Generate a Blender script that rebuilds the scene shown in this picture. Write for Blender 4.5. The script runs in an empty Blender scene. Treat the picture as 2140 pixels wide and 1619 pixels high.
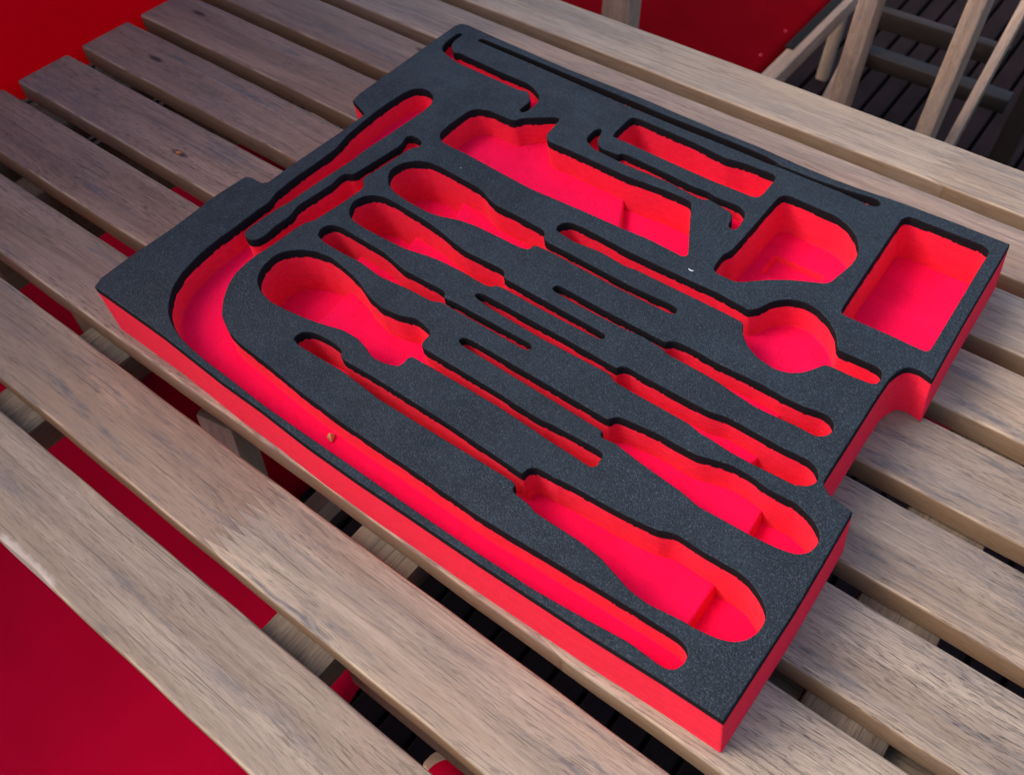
import bpy, bmesh, math, random
from mathutils import Vector, Matrix
from mathutils.geometry import delaunay_2d_cdt
random.seed(7)
S = bpy.context.scene
C = S.collection
R = math.radians
TT = 0.72                      # height of the table top above the deck

# ------------------------------------------------------------------ camera
cam_d = bpy.data.cameras.new('camera')
cam = bpy.data.objects.new('camera', cam_d)
C.objects.link(cam)
cam_d.sensor_width = 36.0
cam_d.lens = 30.7592
cam_d.clip_start = 0.02
cam_d.clip_end = 400
cam.matrix_world = Matrix([[0.794079, -0.470615, 0.384656, 0.0], [0.607507, 0.634638, -0.477671, 0.0], [-0.019318, 0.61299, 0.789855, 1.22], [0.0, 0.0, 0.0, 1.0]])
cam_d.dof.use_dof = True
cam_d.dof.focus_distance = 0.60
cam_d.dof.aperture_fstop = 11
S.camera = cam

# ------------------------------------------------------------------ light
SUN_AZ, SUN_EL = R(210), R(42)       # azimuth of the sun measured from +X counter-clockwise
w = bpy.data.worlds.new('World'); S.world = w; w.use_nodes = True
nt = w.node_tree
bg = nt.nodes['Background']; bg.inputs['Strength'].default_value = 0.15
sky = nt.nodes.new('ShaderNodeTexSky'); sky.sky_type = 'NISHITA'; sky.sun_disc = False
sky.sun_elevation = SUN_EL; sky.sun_rotation = R(90) - SUN_AZ
sky.air_density = 1.0; sky.dust_density = 4.0
nt.links.new(sky.outputs['Color'], bg.inputs['Color'])
sd = bpy.data.lights.new('sun', 'SUN'); sd.energy = 1.2; sd.angle = R(34); sd.color = (1.0, 0.95, 0.88)
so = bpy.data.objects.new('sun', sd); C.objects.link(so)
to = Vector((math.cos(SUN_AZ)*math.cos(SUN_EL), math.sin(SUN_AZ)*math.cos(SUN_EL), math.sin(SUN_EL)))
so.rotation_euler = to.to_track_quat('Z', 'Y').to_euler(); so.location = to*5
S.view_settings.view_transform = 'Standard'; S.view_settings.look = 'None'
S.view_settings.exposure = 0.93; S.view_settings.gamma = 1.0
S.cycles.max_bounces = 8

# ------------------------------------------------------------------ helpers
def thing(name, label, cat, loc=(0,0,0), rz=0, group=None):
    o = bpy.data.objects.new(name, None); C.objects.link(o); o.empty_display_size = 0.05
    o.location = loc; o.rotation_euler = (0,0,rz); o['label'] = label; o['category'] = cat
    if group: o['group'] = group
    return o
def obj(name, me, mat, parent=None, loc=(0,0,0), rot=(0,0,0), label=None):
    o = bpy.data.objects.new(name, me); C.objects.link(o)
    if mat and not me.materials: me.materials.append(mat)
    if parent: o.parent = parent
    o.location = loc; o.rotation_euler = rot
    if label: o['label'] = label
    return o
def mesh(name, v, f, smooth=None):
    me = bpy.data.meshes.new(name); me.from_pydata(v, [], f); me.validate(); me.update()
    if smooth is not None:
        for p in me.polygons: p.use_smooth = True
        me.set_sharp_from_angle(angle=R(smooth))
    return me
def bm_mesh(name, bm, smooth=None):
    me = bpy.data.meshes.new(name); bm.to_mesh(me); bm.free()
    if smooth is not None:
        for p in me.polygons: p.use_smooth = True
        me.set_sharp_from_angle(angle=R(smooth))
    return me
def bar(name, size, mat, parent, loc, rot=(0,0,0), r=0.003, label=None, seed=None, seg=2):
    """rounded bar, long axis = local x"""
    bm = bmesh.new(); bmesh.ops.create_cube(bm, size=1)
    for v in bm.verts: v.co = Vector((v.co.x*size[0], v.co.y*size[1], v.co.z*size[2]))
    bmesh.ops.bevel(bm, geom=bm.edges[:], offset=r, segments=seg, profile=0.5, affect='EDGES')
    o = obj(name, bm_mesh(name, bm, 35), mat, parent, loc, rot, label)
    o['seed'] = random.random()*9 if seed is None else seed
    o['joint_at'] = 9.0; o['pore'] = 0.7; o['red_bounce'] = 0.0; o['chip_a'] = 9.0; o['chip_b'] = 9.0; o['tone_l'] = random.uniform(-.2, .2); o['tone_r'] = 0.0; o['knot_x'] = 9.0; o['knot_y'] = 0.0; o['warm'] = 0.0 if mat is SHADEDWOOD else 0.35; o['stain'] = 0.5
    return o
def bar_between(name, a, b, wy, wz, mat, parent, r=0.003, up=(0,1,0)):
    a, b = Vector(a), Vector(b); x = (b-a).normalized(); u = Vector(up)
    y = (u - x*u.dot(x)).normalized(); z = x.cross(y)
    m = Matrix((x, y, z)).transposed()
    return bar(name, ((b-a).length, wy, wz), mat, parent, (a+b)/2, m.to_euler(), r)

# ------------------------------------------------------------------ materials
class N:
    def __init__(s, name):
        s.m = bpy.data.materials.new(name); s.m.use_nodes = True
        s.t = s.m.node_tree; s.b = s.t.nodes['Principled BSDF']
    def n(s, kind, **kw):
        x = s.t.nodes.new('ShaderNode'+kind)
        for k, v in kw.items(): setattr(x, k, v)
        return x
    def l(s, a, b): s.t.links.new(a, b)
    def set(s, sock, v):
        if hasattr(v, 'default_value') or hasattr(v, 'is_linked'): s.l(v, sock)
        else: sock.default_value = v
    def math(s, op, a, b=0.0, c=0.0, clamp=False):
        x = s.n('Math', operation=op, use_clamp=clamp)
        s.set(x.inputs[0], a); s.set(x.inputs[1], b); s.set(x.inputs[2], c)
        return x.outputs[0]
    def vmath(s, op, a, b=(0,0,0)):
        x = s.n('VectorMath', operation=op); s.set(x.inputs[0], a); s.set(x.inputs[1], b)
        return x.outputs[0]
    def noise(s, vec, scale=1.0, detail=2.0, rough=0.5, dist=0.0):
        x = s.n('TexNoise'); s.l(vec, x.inputs['Vector'])
        x.inputs['Scale'].default_value = scale; x.inputs['Detail'].default_value = detail
        x.inputs['Roughness'].default_value = rough; x.inputs['Distortion'].default_value = dist
        return x.outputs['Fac']
    def ramp(s, f, lo, hi, a=0.0, b=1.0):
        x = s.n('MapRange', interpolation_type='SMOOTHSTEP'); s.set(x.inputs['Value'], f)
        x.inputs['From Min'].default_value = lo; x.inputs['From Max'].default_value = hi
        x.inputs['To Min'].default_value = a; x.inputs['To Max'].default_value = b
        return x.outputs['Result']
    def mix(s, f, a, b, mode='MIX'):
        x = s.n('Mix', data_type='RGBA', blend_type=mode)
        s.set(x.inputs['Factor'], f); s.set(x.inputs['A'], a); s.set(x.inputs['B'], b)
        # socket lookup by identifier to be safe
        return x.outputs['Result']
    def prop(s, name):
        x = s.n('Attribute', attribute_type='OBJECT'); x.attribute_name = name
        return x.outputs['Fac']
    def bump(s, h, strength, dist):
        x = s.n('Bump'); s.l(h, x.inputs['Height'])
        x.inputs['Strength'].default_value = strength; x.inputs['Distance'].default_value = dist
        s.l(x.outputs['Normal'], s.b.inputs['Normal']); return x
def mixsock(x):
    ins = {i.identifier: i for i in x.inputs}; outs = {o.identifier: o for o in x.outputs}
    return ins['Factor_Float'], ins['A_Color'], ins['B_Color'], outs['Result_Color']
def _mix(s, f, a, b, mode='MIX'):
    x = s.n('Mix', data_type='RGBA', blend_type=mode)
    F, A, B, O = mixsock(x)
    def st(sock, v):
        if isinstance(v, bpy.types.NodeSocket): s.l(v, sock)
        elif isinstance(v, tuple) and len(v) == 3: sock.default_value = (*v, 1)
        else: sock.default_value = v
    st(F, f); st(A, a); st(B, b); return O
N.mix = _mix
def _set(s, sock, v):
    if isinstance(v, bpy.types.NodeSocket): s.l(v, sock)
    else: sock.default_value = v
N.set = _set

def wood_material(name, pale, deep, stain_c, rough=0.72):
    n = N(name)
    tc = n.n('TexCoord').outputs['Object']
    sep = n.n('SeparateXYZ'); n.l(tc, sep.inputs[0]); X, Y, Z = sep.outputs
    seed = n.prop('seed')
    # finger joint: zigzag border between two lengths of timber glued end to end
    jx = n.math('SUBTRACT', X, n.prop('joint_at'))
    zz = n.math('MULTIPLY', n.math('PINGPONG', n.math('ADD', Y, 0.5), 0.0034), 6.4)
    t = n.math('SUBTRACT', jx, zz)
    k = n.math('GREATER_THAN', t, 0.0)
    line = n.ramp(n.math('ABSOLUTE', t), 0.0022, 0.0, 0.0, 1.0)
    sd = n.math('ADD', seed, n.math('MULTIPLY', k, 3.7))
    cv = n.n('CombineXYZ'); 
    n.l(n.math('ADD', X, n.math('MULTIPLY', sd, 3.1)), cv.inputs[0])
    n.l(n.math('ADD', Y, n.math('MULTIPLY', sd, 1.7)), cv.inputs[1])
    n.l(n.math('ADD', Z, n.math('MULTIPLY', sd, 0.9)), cv.inputs[2])
    Q = cv.outputs[0]
    # slow wander of the grain
    wob = n.noise(n.vmath('MULTIPLY', Q, (5, 16, 16)), 1, 2)
    wob2 = n.math('MULTIPLY', n.math('SUBTRACT', wob, 0.5), 0.016)
    cw = n.n('CombineXYZ'); n.l(wob2, cw.inputs[1]); n.l(wob2, cw.inputs[2])
    G = n.vmath('ADD', Q, cw.outputs[0])
    tone = n.noise(n.vmath('MULTIPLY', G, (3.0, 55, 55)), 1, 5, 0.6)
    fine = n.noise(n.vmath('MULTIPLY', G, (18, 430, 430)), 1, 4, 0.75)
    blotch = n.noise(n.vmath('MULTIPLY', Q, (5, 13, 13)), 1, 4, 0.6)
    shade = n.math('ADD', n.math('MULTIPLY', n.math('SUBTRACT', 1.0, k), n.prop('tone_l')), n.math('MULTIPLY', k, n.prop('tone_r')))      # each length of timber its own tone
    tone = n.math('ADD', tone, n.math('MULTIPLY', shade, 0.40))
    mid = n.noise(n.vmath('MULTIPLY', G, (7, 190, 190)), 1, 4, 0.6)
    col = n.mix(n.ramp(tone, 0.30, 0.70), deep, pale)
    col = n.mix(n.ramp(mid, 0.36, 0.66, 0.26, 0.0), col, tuple(c*0.62 for c in deep))
    col = n.mix(n.ramp(fine, 0.30, 0.60, 0.30, 0.0), col, tuple(c*0.42 for c in deep))
    col = n.mix(n.ramp(fine, 0.56, 0.74, 0.0, 0.25), col, tuple(min(1, c*1.25) for c in pale))
    col = n.mix(n.ramp(blotch, 0.42, 0.68, 0.0, 0.55), col, (pale[0]*0.76, pale[1]*0.66, pale[2]*0.58))
    # cloudy bands: tan where the oil has held, grey brown where it has gone
    band = n.noise(n.vmath('MULTIPLY', G, (4.0, 30, 30)), 1, 6, 0.66)
    col = n.mix(n.ramp(band, 0.54, 0.66, 0.0, 0.55), col, (pale[0]*1.10, pale[1]*0.99, pale[2]*0.90))
    col = n.mix(n.ramp(band, 0.47, 0.34, 0.0, 0.60), col, (deep[0]*0.78, deep[1]*0.86, deep[2]*0.98))
    thread = n.noise(n.vmath('MULTIPLY', G, (5, 760, 760)), 1, 2, 0.6)
    col = n.mix(n.ramp(thread, 0.44, 0.33, 0.0, 0.60), col, tuple(c*0.40 for c in deep))
    bounce = n.math('MULTIPLY', n.math('SUBTRACT', 1.0, k), n.prop('red_bounce'))      # red bounce light painted into the wood left of the glue joint
    col = n.mix(bounce, col, (0.84, 0.66, 0.68), 'MULTIPLY')
    # blue grey weathering streaks
    st1 = n.noise(n.vmath('MULTIPLY', G, (7, 60, 60)), 1, 5, 0.68)
    st2 = n.noise(n.vmath('MULTIPLY', Q, (60, 300, 300)), 1, 3, 0.7)
    stf = n.math('MULTIPLY', n.ramp(st1, 0.52, 0.66), n.ramp(st2, 0.25, 0.60))
    stf = n.math('MULTIPLY', stf, n.prop('stain'))
    col = n.mix(n.math('MULTIPLY', stf, 0.90), col, stain_c)
    # open pores: short dark dashes along the grain
    po = n.noise(n.vmath('MULTIPLY', G, (95, 1700, 1700)), 1, 2, 0.5)
    pm = n.noise(n.vmath('MULTIPLY', Q, (9, 40, 40)), 1, 2)
    pore = n.math('MULTIPLY', n.math('MULTIPLY', n.ramp(po, 0.575, 0.625), n.ramp(pm, 0.30, 0.60, 0.35, 1.0)), n.prop('pore'))
    col = n.mix(n.math('MULTIPLY', pore, 0.62), col, (0.035, 0.026, 0.026))
    # knot
    kx = n.math('DIVIDE', n.math('SUBTRACT', X, n.prop('knot_x')), 0.011)
    ky = n.math('DIVIDE', n.math('SUBTRACT', Y, n.prop('knot_y')), 0.0032)
    kd = n.math('SQRT', n.math('ADD', n.math('MULTIPLY', kx, kx), n.math('MULTIPLY', ky, ky)))
    kd = n.math('ADD', kd, n.math('MULTIPLY', n.math('SUBTRACT', n.noise(tc, 300, 2), 0.5), 0.9))
    kn = n.math('MULTIPLY', n.ramp(kd, 1.35, 0.5), n.ramp(Z, 0.012, 0.0165))
    col = n.mix(n.math('MULTIPLY', kn, 0.92), col, (0.040, 0.018, 0.020))
    col = n.mix(n.math('MULTIPLY', line, 0.45), col, (0.06, 0.04, 0.035))
    # sawn flanks kept their warmer brown, the top has greyed
    geo = n.n('NewGeometry')
    nv = n.n('VectorTransform', vector_type='NORMAL', convert_from='WORLD', convert_to='OBJECT')
    n.l(geo.outputs['Normal'], nv.inputs[0])
    nz = n.n('SeparateXYZ'); n.l(nv.outputs[0], nz.inputs[0])
    flank = n.math('MULTIPLY', n.ramp(nz.outputs[2], 0.75, 0.25), n.prop('warm'))
    flank = n.math('MULTIPLY', flank, n.ramp(blotch, 0.25, 0.6, 0.6, 1.0))
    col = n.mix(flank, col, (0.20, 0.105, 0.045))
    # rubbed arris
    ar = n.math('MULTIPLY', n.ramp(nz.outputs[2], 0.97, 0.88), n.math('MULTIPLY', n.ramp(nz.outputs[2], 0.45, 0.75), n.ramp(n.prop('warm'), 0.0, 0.2)))
    ar = n.math('MULTIPLY', ar, n.ramp(n.noise(n.vmath('MULTIPLY', Q, (25, 25, 25)), 1, 3), 0.42, 0.62))
    col = n.mix(n.math('MULTIPLY', ar, 0.55), col, (0.52, 0.38, 0.25))
    # splintered pale strip along a chipped front edge
    cf = n.math('MULTIPLY', n.ramp(n.math('SUBTRACT', X, n.prop('chip_a')), 0.0, 0.008), n.ramp(n.math('SUBTRACT', n.prop('chip_b'), X), 0.0, 0.008))
    cf = n.math('MULTIPLY', cf, n.ramp(n.math('ADD', Y, n.math('MULTIPLY', n.noise(tc, 160, 3), 0.006)), 0.0095, 0.006))
    col = n.mix(n.math('MULTIPLY', cf, 0.6), col, (0.50, 0.42, 0.37))
    n.l(col, n.b.inputs['Base Color'])
    n.b.inputs['Roughness'].default_value = rough
    n.b.inputs['Specular IOR Level'].default_value = 0.35
    h = n.math('SUBTRACT', n.math('MULTIPLY', fine, 0.35), pore)
    h = n.math('SUBTRACT', h, n.math('MULTIPLY', line, 0.5))
    n.bump(h, 0.55, 0.0006)
    return n.m
WOOD = wood_material('weathered_wood', (0.400, 0.310, 0.236), (0.258, 0.188, 0.140), (0.100, 0.090, 0.098))
FRAMEWOOD = wood_material('frame_wood', (0.27, 0.20, 0.145), (0.14, 0.10, 0.07), (0.10, 0.085, 0.08))
SHADEDWOOD = wood_material('shaded_wood', (0.026, 0.016, 0.012), (0.016, 0.009, 0.007), (0.014, 0.010, 0.010), 0.6)  # chair wood with deep shade put into its colour
CHAIRWOOD = wood_material('chair_wood', (0.56, 0.39, 0.295), (0.43, 0.28, 0.205), (0.14, 0.11, 0.10), 0.6)

def foam_black():
    n = N('black_foam'); tc = n.n('TexCoord').outputs['Object']
    a = n.n('TexVoronoi', feature='F1'); n.l(tc, a.inputs['Vector']); a.inputs['Scale'].default_value = 950
    b = n.noise(tc, 1500, 3, 0.6)
    c = n.noise(tc, 24, 4, 0.6)
    d = n.noise(tc, 420, 2, 0.5)
    h = n.math('ADD', n.math('MULTIPLY', a.outputs['Distance'], 0.7), n.math('MULTIPLY', b, 0.7))
    h = n.math('ADD', h, n.math('MULTIPLY', d, 0.5))
    geo = n.n('NewGeometry'); nz = n.n('SeparateXYZ'); n.l(geo.outputs['True Normal'], nz.inputs[0])
    skin = n.ramp(nz.outputs[2], 0.55, 0.85)         # embossed skin on top, cut foam on the edges
    col = n.mix(n.ramp(c, 0.35, 0.7), (0.009, 0.015, 0.023), (0.014, 0.023, 0.034))
    col = n.mix(n.ramp(n.noise(tc, 1120, 2, 0.75), 0.51, 0.66, 0.0, 0.75), col, (0.062, 0.078, 0.095))
    col = n.mix(n.ramp(n.noise(tc, 820, 2, 0.75), 0.50, 0.36, 0.0, 0.75), col, (0.003, 0.0045, 0.006))
    col = n.mix(skin, (0.009, 0.008, 0.010), col)
    n.l(col, n.b.inputs['Base Color'])
    dv = n.n('TexVoronoi', feature='F1'); n.l(tc, dv.inputs['Vector']); dv.inputs['Scale'].default_value = 75
    dc = n.n('SeparateXYZ'); n.l(dv.outputs['Color'], dc.inputs[0])
    dust = n.math('MULTIPLY', n.ramp(dv.outputs['Distance'], 0.06, 0.025), n.math('GREATER_THAN', dc.outputs[0], 0.97))
    col = n.mix(n.math('MULTIPLY', dust, 0.7), col, (0.42, 0.42, 0.42)); n.l(col, n.b.inputs['Base Color'])
    rub = n.ramp(n.noise(tc, 11, 5, 0.7), 0.40, 0.66, 0.55, 0.80)
    n.set(n.b.inputs['Roughness'], n.math('MAXIMUM', rub, n.ramp(skin, 0, 1, 0.95, 0.3)))
    n.set(n.b.inputs['Specular IOR Level'], n.ramp(skin, 0, 1, 0.1, 0.26))
    n.bump(h, 0.75, 0.0007)
    return n.m
def foam_red():
    n = N('red_foam'); tc = n.n('TexCoord').outputs['Object']
    a = n.noise(tc, 900, 3, 0.6); b = n.noise(tc, 34, 4, 0.6); c = n.noise(n.vmath('MULTIPLY', tc, (1, 1, 9)), 260, 2)
    col = n.mix(n.ramp(b, 0.35, 0.7), (0.83, 0.002, 0.060), (0.88, 0.003, 0.068))
    col = n.mix(n.ramp(n.noise(tc, 70, 5, 0.75), 0.50, 0.72, 0.0, 0.6), col, (0.70, 0.002, 0.044))
    # sky and sun tints put into the colour: pinker floors, oranger sides
    geo = n.n('NewGeometry'); nz = n.n('SeparateXYZ'); n.l(geo.outputs['True Normal'], nz.inputs[0])
    col = n.mix(n.ramp(nz.outputs[2], 0.8, 0.4), col, n.mix(n.ramp(n.noise(n.vmath('MULTIPLY', tc, (1, 1, 3)), 130, 5, 0.75), 0.35, 0.65), (0.83, 0.011, 0.042), (0.90, 0.018, 0.052)))
    n.l(col, n.b.inputs['Base Color'])
    n.b.inputs['Roughness'].default_value = 0.85
    n.b.inputs['Specular IOR Level'].default_value = 0.08
    n.b.inputs['Sheen Weight'].default_value = 0.05
    n.b.inputs['Sheen Roughness'].default_value = 0.45
    n.b.inputs['Sheen Tint'].default_value = (1.0, 0.55, 0.45, 1)
    n.bump(n.math('ADD', a, n.math('MULTIPLY', c, 0.6)), 0.6, 0.0009)
    return n.m
def canvas(name, c1, c2, trans=0.35):
    n = N(name); tc = n.n('TexCoord').outputs['Object']
    r = n.n('TexWave', wave_type='BANDS', bands_direction='DIAGONAL'); n.l(tc, r.inputs['Vector'])
    r.inputs['Scale'].default_value = 230; r.inputs['Distortion'].default_value = 0.6
    b = n.noise(tc, 9, 4, 0.6)
    n.l(n.mix(n.ramp(b, 0.3, 0.7), c1, c2), n.b.inputs['Base Color'])
    n.b.inputs['Roughness'].default_value = 0.95; n.b.inputs['Specular IOR Level'].default_value = 0.04
    n.bump(r.outputs['Fac'], 0.25, 0.0006)
    tr = n.n('BsdfTranslucent'); tr.inputs['Color'].default_value = (c1[0]*1.5, c1[1]*1.5, c1[2]*1.5, 1)
    mx = n.n('MixShader'); mx.inputs[0].default_value = trans
    n.l(n.b.outputs[0], mx.inputs[1]); n.l(tr.outputs[0], mx.inputs[2])
    out = [x for x in n.t.nodes if x.type == 'OUTPUT_MATERIAL'][0]; n.l(mx.outputs[0], out.inputs['Surface'])
    return n.m
def plain(name, c, rough=0.7, metal=0.0, nscale=60, var=0.3):
    n = N(name); tc = n.n('TexCoord').outputs['Object']
    n.l(n.mix(n.ramp(n.noise(tc, nscale, 4, 0.6), 0.3, 0.7), c, tuple(x*(1-var) for x in c)), n.b.inputs['Base Color'])
    n.b.inputs['Roughness'].default_value = rough; n.b.inputs['Metallic'].default_value = metal
    return n.m
BLACK, RED = foam_black(), foam_red()
CLOTH = canvas('red_canvas', (0.54, 0.0010, 0.030), (0.47, 0.0008, 0.026))
SCREENCLOTH = canvas('thin_red_canvas', (0.64, 0.0008, 0.030), (0.58, 0.0006, 0.026), 0.6)
DULLCLOTH = canvas('dull_red_canvas', (0.27, 0.0005, 0.005), (0.22, 0.0003, 0.004), 0.15)
RIVET = plain('red_rivet', (0.55, 0.004, 0.02), 0.8)
HEM = plain('black_hem', (0.002, 0.002, 0.002), 1.0)
def deck_material():
    n = N('dark_deck_board'); tc = n.n('TexCoord').outputs['Object']
    oi = n.n('ObjectInfo'); p = n.vmath('ADD', tc, oi.outputs['Location'])
    g = n.noise(n.vmath('MULTIPLY', p, (260, 14, 260)), 1, 4, 0.6); b = n.noise(p, 7, 3, 0.6)
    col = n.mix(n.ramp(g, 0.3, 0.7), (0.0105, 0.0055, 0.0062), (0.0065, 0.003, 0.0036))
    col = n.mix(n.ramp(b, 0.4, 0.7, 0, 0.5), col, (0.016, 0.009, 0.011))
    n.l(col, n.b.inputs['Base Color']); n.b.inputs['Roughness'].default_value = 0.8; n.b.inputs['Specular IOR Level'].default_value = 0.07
    n.bump(g, 0.3, 0.001)
    return n.m
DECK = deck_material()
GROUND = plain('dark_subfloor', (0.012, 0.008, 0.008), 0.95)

# ------------------------------------------------------------------ setting: deck and ground
gm = mesh('ground', [(-60,-60,-0.06),(60,-60,-0.06),(60,60,-0.06),(-60,60,-0.06)], [(0,1,2,3)])
g = obj('ground', gm, GROUND); g['kind'] = 'structure'
deck = bpy.data.objects.new('deck', None); C.objects.link(deck); deck['kind'] = 'structure'
def board_mesh(wd, ln):
    bm = bmesh.new(); bmesh.ops.create_cube(bm, size=1)
    for v in bm.verts: v.co = Vector((v.co.x*wd, v.co.y*ln, v.co.z*0.02-0.01))
    bmesh.ops.bevel(bm, geom=bm.edges[:], offset=0.0025, segments=1, affect='EDGES')
    return bm_mesh('deck_board', bm)
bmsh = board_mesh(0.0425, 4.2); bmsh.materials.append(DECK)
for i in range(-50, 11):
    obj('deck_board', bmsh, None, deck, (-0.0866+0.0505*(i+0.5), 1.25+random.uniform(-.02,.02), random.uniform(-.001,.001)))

# ------------------------------------------------------------------ the garden table
table = thing('garden_table', 'weathered slatted wooden garden table carrying the red and black foam tray', 'table')
SLW, SLT = 0.0607, 0.020
def slat_mesh(x0, x1, seed, chip=None):
    rnd = random.Random(seed)
    r = 0.0027
    prof = []
    for k in range(5):
        a = R(180 - 22.5*k); prof.append((r + r*math.cos(a), SLT - r + r*math.sin(a)))
    for k in range(5):
        a = R(90 - 22.5*k); prof.append((SLW - r + r*math.cos(a), SLT - r + r*math.sin(a)))
    prof += [(SLW, 0.0015), (SLW-0.0015, 0.0), (0.0015, 0.0), (0.0, 0.0015)]
    n = max(4, int((x1-x0)/0.012)); ph = [rnd.uniform(0, 6.28) for _ in range(6)]
    v, f = [], []
    xs = [x0, x0+0.0012, x0+0.0035] + [x0 + (x1-x0)*i/n for i in range(1, n)] + [x1-0.0035, x1-0.0012, x1]
    ins = [0.0022, 0.0007, 0.0] + [0.0]*(n-1) + [0.0, 0.0007, 0.0022]
    P = len(prof)
    for x, q in zip(xs, ins):
        wob = 0.00035*math.sin(x*17+ph[0]) + 0.00018*math.sin(x*71+ph[1])
        wob2 = 0.00035*math.sin(x*13+ph[2]) + 0.00018*math.sin(x*83+ph[3])
        up = 0.0004*math.sin(x*5+ph[4])
        for (y, z) in prof:
            yy = y + (wob if y < SLW/2 else wob2)
            yy = SLW/2 + (yy-SLW/2)*(1-q/(SLW/2)); zz = SLT/2 + (z-SLT/2)*(1-q/(SLT/2)) + (up if z > SLT/2 else 0)
            if chip and chip[0] < x < chip[1] and y < 0.005 and z > SLT-0.005:
                e = math.sin(math.pi*(x-chip[0])/(chip[1]-chip[0])); yy += 0.0022*e*(0.6+0.4*rnd.random()); zz -= 0.0012*e
            v.append((x, yy, zz))
    for i in range(len(xs)-1):
        for j in range(P):
            a, b = i*P+j, i*P+(j+1) % P
            f.append((a, b, b+P, a+P))
    f.append(tuple(range(P-1, -1, -1))); f.append(tuple((len(xs)-1)*P+j for j in range(P)))
    f = [tuple(reversed(q)) for q in f]
    me = mesh('slat', v, f, 40)
    return me
SY = [0.7629, 0.6856, 0.6083, 0.531, 0.4538, 0.3765, 0.2992, 0.2219, 0.1446, 0.0673]
END = -0.8858
#            joint_at, knot(x,y), stain
info = [(-0.095,(9,0),.5), (0.30,(9,0),.4), (-0.35,(-0.585,.050),.8), (-0.2,(-0.835,.04),.9), (-0.1,(-0.8005,.031),.9),
        (-0.25,(-0.6565,.021),.8), (-0.18,(9,0),.8), (-0.12,(9,0),.7), (-0.330,(9,0),.9), (0.21,(9,0),.6)]
slat_labels = ['rearmost slat with a finger joint at the right', None, None, None, 'slat with a small dark knot near its left end',
               'slat with an orange resin knot left of the tray', None, None, 'slat with pale finger joint teeth in front of the tray', 'frontmost slat with a splintered front edge']
for i, y in enumerate(SY):
    x0 = END + random.uniform(-.002, .002)
    me = slat_mesh(x0, 0.95, 11+i, (-0.44, -0.375) if i == 9 else None)
    o = obj('slat', me, WOOD, table, (0, y-SLW, TT-SLT), label=slat_labels[i])
    o['seed'] = 1.37*i+0.6; ja, kn, stn = info[i]
    o['tone_l'], o['tone_r'] = [(.3,.35),(.2,.3),(-.1,.1),(0,-.1),(.15,-.2),(.3,-.25),(-.1,.0),(0,.35),(-.55,.15),(-.2,.0)][i]
    o['chip_a'], o['chip_b'] = (-0.44, -0.375) if i == 9 else (9.0, 9.0)
    o['red_bounce'] = [0,.5,.8,1,1,1,1,.8,.35,0][i]; o['pore'] = [.35,.3,.4,.6,.8,1.1,1.2,.9,.55,.5][i]; o['joint_at'] = ja; o['knot_x'] = kn[0]; o['knot_y'] = kn[1]; o['warm'] = 0.75; o['stain'] = stn
ya, yb = SY[9]-SLW+0.004, SY[0]-0.004
for xc in (-0.8405, -0.5385, -0.2385, 0.0492, 0.35, 0.65, 0.92):
    bar('batten', (yb-ya, 0.0515, 0.028), FRAMEWOOD, table, (xc, (ya+yb)/2, TT-SLT-0.0142), (0,0,R(90)), 0.003)
bar('apron', (0.52, 0.018, 0.085), FRAMEWOOD, table, (-0.806, 0.44, TT-0.0995), (0,0,R(90)), 0.002)
# aprons between the battens, legs
for (x0, x1, y, wy, z0, hz) in ((-0.212, 0.0232, 0.0965, 0.018, 0.026, 0.040), (0.0752, 0.324, 0.0965, 0.018, 0.026, 0.040),
        (-0.212, 0.0232, 0.240, 0.020, 0.034, 0.036), (0.0752, 0.324, 0.240, 0.020, 0.034, 0.036),
        (-0.212, 0.0232, 0.482, 0.050, 0.0270, 0.030), (0.0752, 0.324, 0.482, 0.050, 0.0270, 0.030),
        (-0.212, 0.0232, 0.566, 0.050, 0.0270, 0.030), (0.0752, 0.324, 0.566, 0.050, 0.0270, 0.030)):
    bar('apron', (x1-x0, wy, hz), FRAMEWOOD, table, ((x0+x1)/2, y, TT-z0-hz/2), (0,0,0), 0.002)
for (x, y) in ((-0.760, 0.232), (-0.760, 0.645), (0.80, 0.232), (0.80, 0.645)):
    bar('leg', (TT-SLT-0.001, 0.040, 0.036), FRAMEWOOD, table, (x, y, (TT-SLT-0.001)/2), (0, R(-90), 0), 0.004)

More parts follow.
